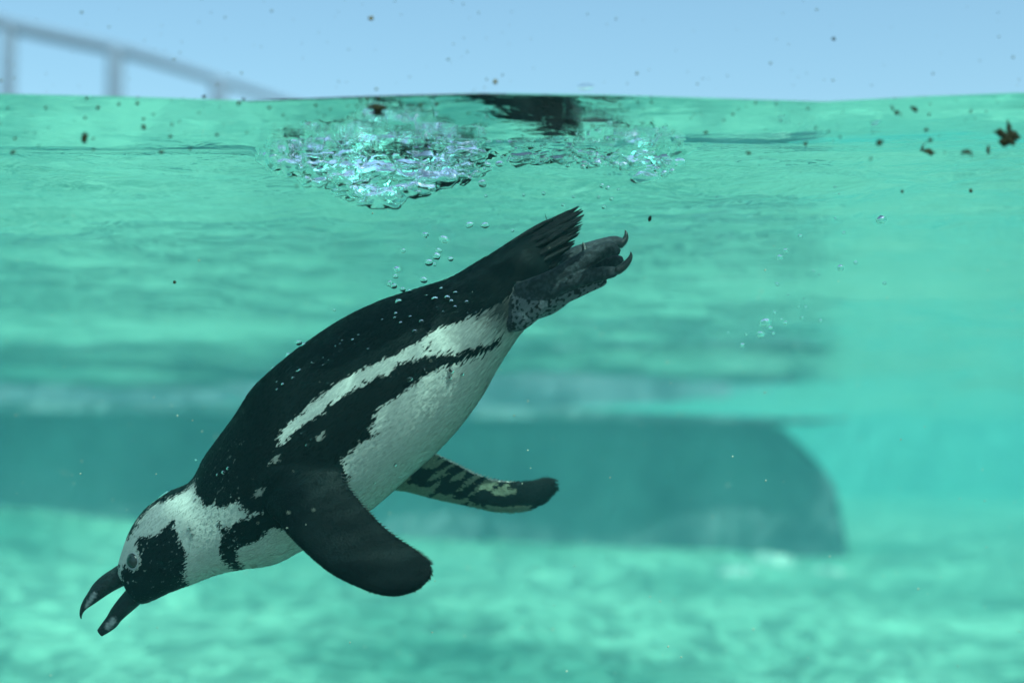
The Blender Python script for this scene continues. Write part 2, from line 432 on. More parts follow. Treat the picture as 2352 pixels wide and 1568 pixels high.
# legs and feet held back under the tail: toes as tapered chains, heel pad, webs
def chain(pts, rad, flat=1.0): return tube([P(x, y, d) for x, y, d in pts], rad, 14, 5, flat)
feet = [
 chain([(1150,715,1.575),(1200,705,1.560),(1255,683,1.555),(1320,665,1.555),(1385,645,1.555)], [.019,.018,.014,.009,.005], .8),      # heel and outer edge
 chain([(1165,690,1.575),(1205,667,1.556),(1274,637,1.545),(1335,602,1.545),(1395,572,1.548),(1416,577,1.55)], [.013,.0095,.0085,.009,.0075,.005], .8),  # middle toe
 chain([(1200,690,1.56),(1262,668,1.546),(1312,648,1.542),(1375,630,1.542),(1410,624,1.544)], [.011,.0075,.0072,.007,.0055], .8),     # outer toe
 chain([(1230,660,1.565),(1330,630,1.562),(1400,605,1.56),(1424,597,1.56)], [.010,.008,.0075,.005], .8),
 chain([(1210,650,1.60),(1290,606,1.61),(1350,578,1.615),(1405,560,1.62),(1426,556,1.62)], [.014,.012,.0095,.008,.0055], .8),       # other foot
 chain([(1200,700,1.62),(1262,690,1.63),(1320,665,1.635)], [.018,.014,.006], .8),
 chain([(1160,740,1.565),(1195,730,1.556),(1240,712,1.556)], [.010,.012,.006], .8),
]
fv, ff = [], []
for a, b in feet:
    n = len(fv); fv += a; ff += [tuple(i+n for i in q) for q in b]
comps['feet'] = (fv, ff)
sv, sf = chain([(575,1090,1.570),(640,1092,1.545),(700,1110,1.530),(735,1135,1.520)], [.032,.030,.022,.010], .7)
bv0, bf0 = comps['body']; n0 = len(bv0); comps['body'] = (list(bv0) + list(sv), list(bf0) + [tuple(i+n0 for i in q) for q in sf])
AV, AF = [], []; bvh = {}
for k, (a, b) in comps.items():
    n = len(AV); AV += [tuple(p) for p in a]; AF += [tuple(i+n for i in q) for q in b]
    bvh[k] = BVHTree.FromPolygons([tuple(p) for p in a], b)
tmp = bpy.data.objects.new('tmp', mesh('tmp', AV, AF)); COL.objects.link(tmp)
bm = bmesh.new(); bm.from_mesh(tmp.data); bmesh.ops.triangulate(bm, faces=bm.faces); bmesh.ops.recalc_face_normals(bm, faces=bm.faces); bm.to_mesh(tmp.data); bm.free()
md = tmp.modifiers.new('r', 'REMESH'); md.mode = 'VOXEL'; md.voxel_size = .00125
md = tmp.modifiers.new('s', 'SMOOTH'); md.factor = .5; md.iterations = 5
dg = bpy.context.evaluated_depsgraph_get()
bme = bpy.data.meshes.new_from_object(tmp.evaluated_get(dg)); bme.name = 'body'
bpy.data.objects.remove(tmp)
N = len(bme.vertices); co = np.empty(N*3); bme.vertices.foreach_get('co', co); co = co.reshape(-1, 3)
# ease the joints between flippers, feet and trunk
ne = len(bme.edges); ed = np.empty(ne*2, np.int64); bme.edges.foreach_get('vertices', ed); ed = ed.reshape(-1, 2)
deg = np.bincount(ed.ravel(), minlength=N)
dd_ = {k: np.array([(b.find_nearest(Vector(c))[3] or 0) for c in co]) for k, b in bvh.items()}
zone = (dd_['body'] < .009) & ((dd_['flipper_near'] < .010) | (dd_['flipper_far'] < .009))
wz = np.where(zone, .6, 0.0)
for it in range(60):
    acc = np.zeros_like(co)
    for c_ in range(3): acc[:, c_] = np.bincount(ed[:, 0], co[ed[:, 1], c_], N) + np.bincount(ed[:, 1], co[ed[:, 0], c_], N)
    co = co + wz[:, None]*(acc/deg[:, None] - co)
bme.vertices.foreach_set('co', co.ravel()); bme.update()
BODY = BVHTree.FromPolygons([tuple(c) for c in co], [tuple(p.vertices) for p in bme.polygons])

# ---- plumage: black and white patches laid out on the flank, mirrored to the far side
def inside(pts, poly):
    x, y = pts[:, 0], pts[:, 1]; r = np.zeros(len(pts), bool); n = len(poly)
    for i in range(n):
        x0, y0 = poly[i]; x1, y1 = poly[(i+1) % n]
        if y0 == y1: continue
        c = ((y0 > y) != (y1 > y)) & (x < (x1-x0)*(y-y0)/(y1-y0) + x0)
        r ^= c
    return r
mir = co.copy(); far = co[:, 1] > DP; mir[far, 1] = 2*DP - mir[far, 1]
px = unproject(mir)
stripe_up = [(1182,668),(1165,690),(1130,708),(1089,731),(1033,749),(1000,757),(967,782),(925,805),(859,838),(776,878),(750,898),(720,924),(677,960),(644,993),(632,1028)]
stripe_dn = [(644,1025),(684,983),(710,967),(740,950),(745,931),(770,921),(809,894),(859,871),(895,857),(908,836),(958,825),(1007,815),(1040,817),(1073,809),(1106,804),(1137,791)]
band_dn = [(1139,804),(1106,822),(1060,835),(1017,845),(974,865),(934,898),(902,917),(869,937),(859,957),(849,990),(864,1006),(822,1016),(809,1039),(783,1053)]
black = [
 # back and flank band, both meeting at the shoulder
 [(1182,668),(1300,640),(1300,440),(1000,600),(560,820),(400,1060),(436,1094)] + [(444,1112),(449,1136),(471,1164),(490,1158),(504,1168),(520,1160),(540,1156),(553,1172),(573,1180),(600,1176),(616,1190),(680,1200),(800,1110)] + band_dn[::-1] + stripe_dn[::-1] + stripe_up[::-1],
 # chest band
 [(610,1176),(575,1186),(540,1200),(518,1216),(500,1198),(498,1206),(509,1227),(503,1260),(509,1285),(526,1304),(553,1325),(556,1306),(541,1282),(544,1257),(573,1252),(600,1238),(611,1219),(680,1210)],
 # crown
 [(450,1080),(446,1112),(435,1118),(400,1142),(369,1155),(342,1168),(323,1192),(304,1222),(296,1240),(280,1230),(330,1140)],
 # cheek and throat
 [(313,1235),(340,1233),(364,1227),(375,1213),(397,1197),(400,1212),(406,1219),(409,1238),(420,1254),(427,1276),(425,1300),(422,1326),(438,1350),(430,1420),(250,1420),(255,1330),(277,1330),(283,1298),(288,1296),(292,1306),(306,1312),(318,1302),(323,1288),(320,1270),(312,1256)],
 # bill-side lore
 [(255,1302),(274,1296),(268,1325),(255,1330)],
]
spots = [(985,796,9,4),(1085,826,8,3),(1120,812,10,3),(640,1080,0,0)]
ax = np.array([.78, -.63]); pr = np.array([.63, .78])
def rag(pts, amp):
    along = pts @ ax; across = pts @ pr
    d = np.array([noise.noise((a*.018, c*.16, 0)) + .55*noise.noise((a*.05, c*.42, 7)) for a, c in zip(along, across)])
    return pts + amp*d[:, None]*ax[None, :]
head = np.clip((560 - px[:, 0])/80, 0, 1)
wp = rag(px, 9.0)
wp = px + (wp-px)*(1 - .55*head)[:, None]
def sdist(pts, poly):
    d = np.full(len(pts), 1e9); n = len(poly)
    for i in range(n):
        a = np.array(poly[i], float); b = np.array(poly[(i+1) % n], float); ab = b-a
        t = np.clip(((pts-a) @ ab)/(ab @ ab + 1e-9), 0, 1); d = np.minimum(d, np.hypot(*(pts - a - t[:, None]*ab).T))
    return np.where(inside(pts, poly), d, -d)
sd = np.full(N, -1e9)
for poly in black: sd = np.maximum(sd, sdist(wp, poly))
for sx, sy, ra, rb in spots:
    if ra: d = wp - np.array([sx, sy]); sd = np.maximum(sd, (1 - np.sqrt(((d@ax)/ra/1.2)**2 + ((d@pr)/rb)**2))*rb)
# pale fleck on the shoulder
nw = px + 6*np.array([[noise.noise((a*.11, b*.11, 3)), noise.noise((a*.11, b*.11, 8))] for a, b in px])
for sx, sy, ra, rb in ((593, 1131, 12, 7), (632, 1056, 14, 5), (735, 1003, 11, 6)):
    d = nw - np.array([sx, sy]); e = np.sqrt(((d@ax)/ra)**2 + ((d@pr)/rb)**2)
    sd = np.where(co[:, 1] < DP, np.minimum(sd, (e-1)*12 - 2), sd)
wht = np.zeros(N, bool)
blk = sd > 0
WHITE = np.array([.52, .53, .50]); BLACK = np.array([.0045, .0085, .0095])
col = np.tile(WHITE, (N, 1))
# greyish feathering towards the rump and round the bill
for sx, sy in ((593, 1131), (632, 1056), (735, 1003)): col[np.hypot(px[:, 0]-sx, px[:, 1]-sy) < 24] *= .42
g = np.clip(1 - np.hypot(px[:, 0]-1150, px[:, 1]-715)/75, 0, 1); nzv = np.array([noise.noise((a*.02, c*.2, 3)) for a, c in zip(px@ax, px@pr)])
col = col*(1-np.clip(g*1.1 + .35*nzv*(g > .02), 0, .85))[:, None]
# white flecks over the black cheek and back: wet feather glints painted in
fl = np.array([noise.noise(Vector(c)*420) for c in mir])
fz = (fl > .50) & blk & (px[:, 0] < 560)
col[fz] = [.09, .10, .10]; sd[fz] = -30
# parts: flippers, feet
dist = {k: np.array([(b.find_nearest(Vector(c))[3] or 0) for c in co]) for k, b in bvh.items()}
isN = (dist['flipper_near'] < .0022) & (dist['body'] > .002) & (dist['flipper_near'] < dist['body'])
isF = (dist['flipper_far'] < .0022) & (dist['body'] > .002) & (dist['flipper_far'] < dist['body'])
isT = (dist['feet'] < dist['body']) & (dist['feet'] < .0025)
no = np.empty(N*3); bme.vertices.foreach_get('normal', no); no = no.reshape(-1, 3)
pxr = unproject(co)
col[(sd > 22)] = BLACK
sd[isN | isF | isT] = -60
col[isN] = BLACK*.85
# inner faces are mottled white and black
m1 = np.array([noise.noise(((c[0]*.8+c[2]*.6)*45, (c[2]*.8-c[0]*.6)*170, 1)) + .7*noise.noise(((c[0]*.8+c[2]*.6)*22, (c[2]*.8-c[0]*.6)*60, 4)) for c in co])
inner = (isN & (no[:, 1] > .1)) | (isF & (no[:, 1] < .1))
col[isF] = BLACK
tch = np.interp(pxr[:, 0], [900,997,1073,1139,1198,1240,1290], [1120,1145,1161,1175,1175,1161,1130]); ttop = np.interp(pxr[:, 0], [900,997,1040,1086,1132,1188,1224,1290], [1000,1039,1059,1082,1100,1105,1102,1095])
tt = np.clip((tch - pxr[:, 1])/np.maximum(tch - ttop, 1), 0, 1)
m1 = m1 + np.interp(tt, [0, .14, .22, .5, .62, .85, 1], [.5, .35, -.30, -.25, .08, .05, .0]) - .55*np.clip((pxr[:, 0]-1185)/30, 0, 1)
pale = inner & (m1 > .08)
col[pale] = [.15, .18, .13]
sd[isN & ~inner] = 60
# trailing edge of the far flipper is whitish
edge = isF & (pxr[:, 1] < np.interp(pxr[:, 0], [990,1040,1086,1132,1188,1224], [1040,1063,1087,1104,1108,1104])) & (pxr[:, 0] < 1180)
col[edge] = [.6, .6, .55]
# feet: dark skin, the heel pad pale with dark spots
col[isT] = [.030, .036, .042]
sp = np.array([noise.cell_vector((c[0]*230, c[1]*230, c[2]*230))[0] for c in co])
s2 = np.array([noise.noise((c[0]*300, c[1]*300, c[2]*300)) for c in co])
heel = isT & (inside(pxr + 4*s2[:, None], [(1176,676),(1215,690),(1262,690),(1310,668),(1390,643),(1395,660),(1300,705),(1230,750),(1175,760)]))
col[heel] = np.where((s2[heel] > .16)[:, None], np.array([.020, .022, .024]), np.array([.15, .17, .19]))
toe_hi = isT & ~heel & (s2 > .1); col[toe_hi] *= 1.7  # highlights painted into the toe colour as lighter patches
ca = bme.color_attributes.new('plumage', 'FLOAT_COLOR', 'POINT')
buf = np.ones((N, 4)); buf[:, :3] = col; ca.data.foreach_set('color', buf.ravel())
fb = bme.attributes.new('black_depth', 'FLOAT', 'POINT'); fb.data.foreach_set('value', np.clip(sd, -60, 60).astype(np.float32))
fa = bme.attributes.new('scaly', 'FLOAT', 'POINT'); fa.data.foreach_set('value', (isN | isF | isT).astype(float))

def plumage_material():
    m, nt, b = mat('plumage'); L = nt.links.new
    at = node(nt, 'ShaderNodeAttribute', attribute_name='plumage')
    tc = node(nt, 'ShaderNodeTexCoord'); mp = node(nt, 'ShaderNodeMapping'); mp2 = node(nt, 'ShaderNodeMapping')
    mp.inputs['Rotation'].default_value = (0, R(39), 0); L(tc.outputs['Object'], mp.inputs['Vector'])
    mp2.inputs['Scale'].default_value = (1, 9, 9); L(mp.outputs[0], mp2.inputs['Vector'])
    nz = node(nt, 'ShaderNodeTexNoise', i_Scale=70, i_Detail=4, i_Roughness=.6, i_Distortion=.4); L(mp2.outputs[0], nz.inputs['Vector'])
    vr = node(nt, 'ShaderNodeTexVoronoi', i_Scale=520); L(tc.outputs['Object'], vr.inputs['Vector'])
    r = ramp(nt, nz.outputs['Fac'], [(.25, (.62, .62, .62)), (.75, (1.0, 1.0, 1.0))])
    mx = node(nt, 'ShaderNodeMix', data_type='RGBA', blend_type='MULTIPLY'); mx.inputs[0].default_value = 1
    
    bd = node(nt, 'ShaderNodeAttribute', attribute_name='black_depth')
    mp3 = node(nt, 'ShaderNodeMapping'); mp3.inputs['Scale'].default_value = (1, 5.5, 5.5); L(mp.outputs[0], mp3.inputs['Vector'])
    nf = node(nt, 'ShaderNodeTexNoise', i_Scale=85, i_Detail=3, i_Roughness=.65); L(mp3.outputs[0], nf.inputs['Vector'])
    sdn = math_node(nt, 'ADD', bd.outputs['Fac'], math_node(nt, 'MULTIPLY', math_node(nt, 'SUBTRACT', nf.outputs['Fac'], .5), 42.0))
    mr = node(nt, 'ShaderNodeMapRange'); mr.inputs['From Min'].default_value = -1.6; mr.inputs['From Max'].default_value = 1.6; L(sdn, mr.inputs['Value'])
    bw = node(nt, 'ShaderNodeMix', data_type='RGBA'); L(mr.outputs[0], bw.inputs[0]); L(at.outputs['Color'], bw.inputs[6]); bw.inputs[7].default_value = (.0045, .0085, .0095, 1)
    L(bw.outputs[2], mx.inputs[6]); L(r.outputs[0], mx.inputs[7]); L(mx.outputs[2], b.inputs['Base Color'])
    sc = node(nt, 'ShaderNodeAttribute', attribute_name='scaly')
    hm = node(nt, 'ShaderNodeMix', data_type='FLOAT'); L(sc.outputs['Fac'], hm.inputs[0]); L(nz.outputs['Fac'], hm.inputs[2]); L(math_node(nt, 'MULTIPLY', vr.outputs['Distance'], .45), hm.inputs[3])
    bp = node(nt, 'ShaderNodeBump', i_Strength=.4, i_Distance=.0018); L(hm.outputs[0], bp.inputs['Height']); L(bp.outputs[0], b.inputs['Normal'])
    b.inputs['Roughness'].default_value = .52; b.inputs['Specular IOR Level'].default_value = .05
    return m
peng = bpy.data.objects.new('penguin', None); COL.objects.link(peng)
tag(peng, 'black and white penguin diving head down with open bill and spread flippers', 'penguin')
obj('body', bme, plumage_material(), peng)

# small contour feathers all over the trunk, lying back towards the tail
frn = np.random.default_rng(4)
cand = np.nonzero((dist['feet'] > .003) & (px[:, 0] > 318))[0]
pick = frn.choice(cand, 36000, replace=False)
spN = (P(950, 1330, 1.46) - P(650, 1120, 1.53)).normalized(); spF = (P(1270, 1115, 1.745) - P(950, 1080, 1.69)).normalized()
axw = (P(1250, 560, DP) - P(620, 1080, DP)).normalized(); FV = []; FF = []; FC = []
for i in pick:
    p = Vector(co[i]); n_ = Vector(no[i]); wing = isN[i] or isF[i]; ax_ = spN if isN[i] else spF if isF[i] else axw; t_ = ax_ - n_*ax_.dot(n_)
    if t_.length < .25: continue
    t_.normalize(); t_ = (t_ + n_.cross(t_)*frn.normal(0, .13)).normalized(); b_ = n_.cross(t_)
    rump = min(1, max(0, (px[i, 0]-950)/200)); hd = min(1, max(0, (560-px[i, 0])/120))
    L_ = frn.uniform(.004, .008)*(1 + .9*rump - .45*hd); L_ *= .5 if wing else 1; w = frn.uniform(.0004, .0008)*(1 + .3*rump*(not wing)); lift = frn.uniform(.0001, .0006)*(1 + 1.2*rump)
    k = len(FV); FV += [p - b_*w - n_*.0004, p + b_*w - n_*.0004, p + t_*L_*.6 + b_*w*.9 + n_*lift*.8, p + t_*L_ + n_*lift, p + t_*L_*.6 - b_*w*.9 + n_*lift*.8]
    FF.append((k, k+1, k+2, k+3, k+4))
    c_ = BLACK if sd[i] + frn.normal(0, 2.0) > 0 and not wing else col[i]
    FC += [c_*(frn.uniform(.9, 1.1) if hd > 0 else frn.uniform(.8, 1.2))]*5
fme = mesh('feathers', FV, FF); fc = fme.color_attributes.new('plumage', 'FLOAT_COLOR', 'POINT')
fb_ = np.ones((len(FV), 4)); fb_[:, :3] = np.array(FC); fc.data.foreach_set('color', fb_.ravel())
M_feather, nt_, b_n = mat('contour_feather'); at_ = node(nt_, 'ShaderNodeAttribute', attribute_name='plumage'); nt_.links.new(at_.outputs['Color'], b_n.inputs['Base Color'])
b_n.inputs['Roughness'].default_value = .55; b_n.inputs['Specular IOR Level'].default_value = .05
obj('feathers', fme, M_feather, peng)['kind'] = 'stuff'

def Z1(x, y): return (160.8 + .2745*x, 1062.3 + .2745*y)
def mandible(name, rows, hw, pale, pr_):
    st = []
    for (a, b, c, d), w in zip(rows, hw):
        p, q = Z1(a, b), Z1(c, d); st.append((*p, *q, DP, w))
    v, f = station_loft(st, 12, 36, 2.0)
    me = mesh(name, v, f); vc = np.array([tuple(q) for q in v]); q = unproject(vc); b_ = np.zeros(len(vc))
    (x0, y0), (x1, y1) = (Z1(*c) for c in pale); a_ = np.array([x0, y0]); ab = np.array([x1-x0, y1-y0])
    t = np.clip(((q-a_) @ ab)/(ab @ ab), 0, 1); dd = np.hypot(*(q - a_ - t[:, None]*ab).T)
    nz_ = np.array([noise.noise(Vector(c)*500) for c in vc])
    b_ = np.clip((pr_ - dd + 3*nz_)/5 + .4, 0, 1)*(.75 + .4*nz_)
    fa_ = me.attributes.new('pale', 'FLOAT', 'POINT'); fa_.data.foreach_set('value', b_.astype(np.float32))
    return obj(name, me, M_bill, peng)
up = mandible('upper_bill', [(500,870,590,960),(420,850,540,985),(340,895,450,1030),(260,950,370,1070),(195,1015,290,1120),(150,1085,215,1172),(110,1150,150,1215),(88,1205,117,1245),(80,1262,100,1280),(88,1300,97,1305)],
   [.016,.014,.011,.0085,.0068,.0055,.004,.003,.002,.0008], ((205,1098),(138,1200)), 5)
lo = mandible('lower_bill', [(560,980,720,1110),(520,1000,640,1140),(450,1085,550,1215),(400,1145,490,1265),(345,1220,430,1320),(308,1285,385,1375),(268,1340,325,1418),(230,1395,268,1450)],
   [.015,.013,.010,.008,.0065,.0056,.0048,.0036], ((362,1318),(318,1370)), 8)
# eyes: ring of bare skin, dark ball, iris
def ray(x, y):
    d = P(x, y, 1.0).normalized(); h = BODY.ray_cast(Vector((0, 0, 0)), d); return h[0], h[1]
for side in (-1, 1):
    h, nrm = ray(305.5, 1288)
    c = Vector((h.x, DP + side*abs(h.y-DP), h.z)); nn = Vector((nrm.x, side*abs(nrm.y), nrm.z)).normalized()
    qt = nn.to_track_quat('Z', 'Y')
    bm = bmesh.new(); bmesh.ops.create_uvsphere(bm, u_segments=24, v_segments=14, radius=.0068)
    for q in bm.verts: q.co.z *= .55
    me = bpy.data.meshes.new('eye'); bm.to_mesh(me); bm.free()
    e = obj('eye', me, M_eye, peng); e.location = c + nn*.0002; e.rotation_mode = 'QUATERNION'; e.rotation_quaternion = qt
    def torus(Ra, ra, sq=1.0):
        v = []; f = []; n1, n2 = 32, 10
        for i in range(n1):
            for j in range(n2):
                A, B = 2*math.pi*i/n1, 2*math.pi*j/n2
                v.append(((Ra+ra*math.cos(B))*math.cos(A)*.9, (Ra+ra*math.cos(B))*math.sin(A)*1.08, ra*math.sin(B)*sq))
                f.append((i*n2+j, ((i+1) % n1)*n2+j, ((i+1) % n1)*n2+(j+1) % n2, i*n2+(j+1) % n2))
        return v, f
    v, f = torus(.0071, .0008); obj('eye_ring', mesh('eye_ring', v, f), M_lid, e).location = (0, 0, .0005)
    v, f = torus(.0042, .0006, .6); obj('iris', mesh('iris', v, f), M_iris, e).location = (0, 0, .0022)
# tail fan
tr = random.Random(11)
edge_t = [(1326,469),(1336,478),(1341,496),(1337,508),(1336,522),(1331,535),(1319,558),(1305,572),(1293,591),(1280,610)]
for i in range(60):
    k = (i+.5)/60; e = k*(len(edge_t)-1); j = int(e); q0, q1 = edge_t[j], edge_t[min(j+1, len(edge_t)-1)]
    tx, ty = (q0[m] + (q1[m]-q0[m])*(e-j) for m in (0, 1)); back = tr.choice((0, 0, .06, .14, .28)); side = tr.choice((-1, -1, 1))
    bx, by = 1172 + 46*k + tr.uniform(-20, 25), 566 + 74*k + tr.uniform(-6, 6)
    tx += (bx-tx)*back + tr.uniform(-4, 4); ty += (by-ty)*back + tr.uniform(-3, 3)
    hw = .021*math.sqrt(max(.05, 1-(2*k-1)**2))
    a, b = P(bx, by, DP + side*hw), P(tx, ty, DP + side*tr.uniform(.001, .009))
    dr = (b-a); sd_ = dr.cross(Vector((0, 1, 0))).normalized()
    v = []; f = []; w0 = tr.uniform(.0020, .0034); n = 9
    for s_ in range(n):
        t = s_/(n-1); c = a + dr*t + Vector((0, side*.004*math.sin(t*2.6), 0)); w = w0*(.55 + .45*min(1, t*2)) * (1 if t < .72 else max(.06, (1-t)/.28)**.8)
        th = .0011*(1-t*.7)
        v += [c + sd_*w, c + Vector((0, -th, 0)), c - sd_*w, c + Vector((0, th, 0))]
    for s_ in range(n-1):
        for j in range(4): f.append((s_*4+j, s_*4+(j+1) % 4, s_*4+4+(j+1) % 4, s_*4+4+j))
    f += [(3, 2, 1, 0), tuple((n-1)*4+j for j in range(4))]
    obj('tail_feather', mesh('tail_feather', v, f), M_tail, peng)
# claws
for pts, rad in (([(1418,622,1.543),(1432,612,1.543),(1443,600,1.543),(1449,588,1.543),(1449,579,1.543)], [.0042,.0038,.0030,.0018,.0006]),
                 ([(1424,562,1.62),(1434,553,1.62),(1438,543,1.62),(1438,535,1.62),(1436,529,1.62)], [.0042,.0034,.0025,.0016,.0006]),
                 ([(1342,584,1.60),(1343,574,1.60),(1341,565,1.60),(1339,557,1.60)], [.0034,.0028,.0018,.0006])):
    v, f = tube([P(*p) for p in pts], rad, 10, 4); obj('claw', mesh('claw', v, f), M_claw, peng)
# fringe of stiff feathers on the trailing edges
def fringe(te, le, step, ln, wd, lo_, hi_):
    v = []; f = []; acc = 0; fr = random.Random(2)
    for i in range(lo_, hi_):
        a, b = te[i], te[i+1]; seg = (b-a).length; m = max(1, int(seg/step))
        for s in range(m):
            p = a + (b-a)*(s+.5)/m; out = (p - le[i]).normalized(); al = (b-a).normalized()
            d = (out*.75 + al*.75).normalized(); L_ = ln*fr.uniform(.7, 1.2); n = len(v); y = Vector((0, .0009, 0))
            base = p - out*.003
            v += [base - al*wd, base + al*wd, base + al*wd*.8 + d*L_*.7, base + d*(L_+.003), base - y, base + y]
            f += [(n,4+n,2+n),(n,2+n,3+n),(n+4,n+1,n+2),(n+5,n+2,n+1),(n+5,n+3,n+2),(n,n+3,n+5)]
    return v, f
M_fringe = plain('fringe_dark', (.009, .010, .011), .6); M_fringe2 = plain('fringe_pale', (.45, .45, .40), .6)
v, f = fringe(teN, leN, .0042, .0042, .0016, 10, len(teN)-14); o = obj('flipper_fringe', mesh('flipper_fringe', v, f), M_fringe, peng, False); o['kind'] = 'stuff'
v, f = fringe(teF, leF, .0040, .0034, .0014, 12, len(teF)-26); o = obj('flipper_fringe', mesh('flipper_fringe', v, f), M_fringe2, peng, False); o['kind'] = 'stuff'
v, f = fringe(teF, leF, .0040, .0030, .0015, len(teF)-26, len(teF)-2); o = obj('flipper_fringe', mesh('flipper_fringe', v, f), M_fringe, peng, False); o['kind'] = 'stuff'

# ------------------------------------------------------------------ bubbles
br = random.Random(21)
bmeshes = []
for s in range(8):
    bm = bmesh.new(); bmesh.ops.create_icosphere(bm, subdivisions=3, radius=1)
    for q in bm.verts: q.co *= 1 + (.05 + .05*s)*noise.noise(q.co*1.1 + Vector((s*9, 0, 0)))
    me = bpy.data.meshes.new('air_bubble'); bm.to_mesh(me); bm.free()
    me.polygons.foreach_set('use_smooth', [True]*len(me.polygons)); me.materials.append(M_air); bmeshes.append(me)
def bubble(p, r, label, group, sq=None):
    o = bpy.data.objects.new('air_bubble', br.choice(bmeshes[:4] if r < .003 else bmeshes)); COL.objects.link(o)
    o.location = p; s = sq or (br.uniform(.95, 1.25), 1, br.uniform(.72, 1.0))
    o.scale = (r*s[0], r*s[1], r*s[2]); o.rotation_euler = (0, br.uniform(-.5, .5), br.uniform(0, 6))
    tag(o, label, 'bubble', group); return o
G1 = ('air bubble rising above the penguin\'s back below its tail', 'bubbles rising above the back')
for x, y, r in [(977,540,8),(1020,550,11),(926,576,6),(1007,575,8),(1003,588,9),(985,603,10),(1035,595,7),(998,607,5),(912,620,9),(908,635,7),(895,652,8),(905,657,8),(925,665,7),(973,643,8),(1078,517,8),(1113,518,9),(1177,530,4),(940,668,6),(768,712,4),(766,750,7),(733,773,6),(686,787,8),(698,792,6),(662,815,7),(626,845,4),(625,855,6),(645,850,4),(450,1056,3)]:
    Db = DP + br.uniform(-.05, .03); bubble(P(x, y, Db), r/F*Db, *G1)
G2 = ('air bubble clinging to the penguin\'s dark plumage', 'bubbles clinging to the penguin')
onbody = [(1125,105,24),(1420,10,12),(1518,38,14),(1375,82,20),(1463,77,22),(1490,98,17),(1596,105,15),(1517,137,15),(1435,170,10),(1602,177,8),(1663,178,8),(1105,183,12),(1098,214,12),(1137,247,14),(1204,205,13),(1282,240,17),(1234,307,17),(1315,315,8),(805,367,12),(845,334,9),(732,370,7),(717,393,7),(685,409,7),(911,429,11),(1088,397,6),(818,390,5),(600,490,6),(634,507,7),(519,524,7),(596,540,6),(630,668,7),(1125,600,8),(1300,571,12),(1198,636,24),(1245,672,9),(1485,578,22),(1478,628,15),(1565,603,13),(1380,562,8),(1355,516,5),(433,580,14),(415,585,8),(318,675,13),(387,633,10),(280,712,11),(274,658,6),(447,1016,7),(464,1040,6),(517,1056,10),(485,1098,14),(163,1094,7),(1098,1231,11),(955,1360,6),(765,1097,4),(1010,225,8),(1388,140,7),(1318,58,8),(1256,135,4)]
for x, y, r in onbody:
    gx, gy = 545.5 + .3296*x, 660.4 + .3296*y; h, nn = ray(gx, gy)
    if h is None: continue
    rr = r*.3296/F*h.y; bubble(h - h.normalized()*rr*.4 + nn*rr*.2, rr, *G2)
for x, y, r in [(515,1085,6),(525,1075,5),(500,1090,4),(448,1146,3),(435,1213,5),(440,1227,4)]:
    h, nn = ray(x, y); rr = r/F*h.y; bubble(h - h.normalized()*rr*.5, rr, *G2)
for x, y, r, st in ((372, 1142, 10, (2.0, .5, .5)), (350, 1158, 8, (2.0, .5, .45)), (606, 880, 9, (1.7, .6, .6))):
    o = bubble(P(x, y, DP-.004), r/F*DP, ('long silvery film of air stretched along the penguin\'s nape' if x > 360 else 'short silvery film of air on top of the penguin\'s crown') if x < 500 else 'silvery pocket of air pressed against the penguin\'s upper back', None, st); o.rotation_euler = (0, -.75, 0)
G3 = ('air bubble drifting in open water away from the penguin\'s feet', 'bubbles in the open water')
for x, y, r in [(1318,825,32),(857,918,15),(773,1002,17),(740,1040,20),(1085,1100,20),(1105,900,10),(1172,1070,12),(1337,1187,12),(726,1193,11),(657,1410,33),(685,1440,14),(630,1478,22),(772,1412,13),(750,1392,9),(867,1383,9),(703,1471,9),(712,1352,9),(848,1320,8),(888,1322,9),(973,1400,10),(527,1540,14),(878,1274,6),(933,1116,8),(965,1138,6),(548,1478,7),(445,1468,6),(788,1252,6),(1055,640,9),(1055,817,7),(1078,678,6)]:
    Db = 1.62 + br.uniform(-.03, .05); bubble(P(1493+.4029*x, 172.3+.4029*y, Db), r*.4029/F*Db, *G3)
G4 = ('air bubble hanging just under the splash at the surface', 'bubbles under the splash')
for x, y, r in [(1215,568,24),(1233,633,9),(1535,620,12),(1430,628,8),(1185,527,12),(1115,487,16),(1240,470,20),(1690,638,8),(1635,680,9),(1850,690,12),(1890,648,12),(1822,640,8),(1925,600,8),(1870,590,14),(1840,580,12),(505,650,10),(590,680,10),(210,467,14),(520,470,10),(860,640,8),(1480,450,14),(1530,440,18),(1660,470,18),(1740,480,16),(1770,470,12),(1060,400,10),(1180,410,14),(980,420,9)]:
    Db = 1.47 + br.uniform(-.01, .03); bubble(P(574.2+.4394*x, 172.3+.4394*y, Db), r*.4394/F*Db, *G4)
for i in range(80):
    x = br.uniform(640, 1560); yb = np.interp(x, spl_x, spl_y)
    y = yb - br.random()**1.5*(yb-350)*.9; r = br.choice([2, 3, 3, 4, 5, 7, 9]); Db = DS + br.uniform(-.055, -.01)
    bubble(P(x, y, Db), r/F*Db, *G4)

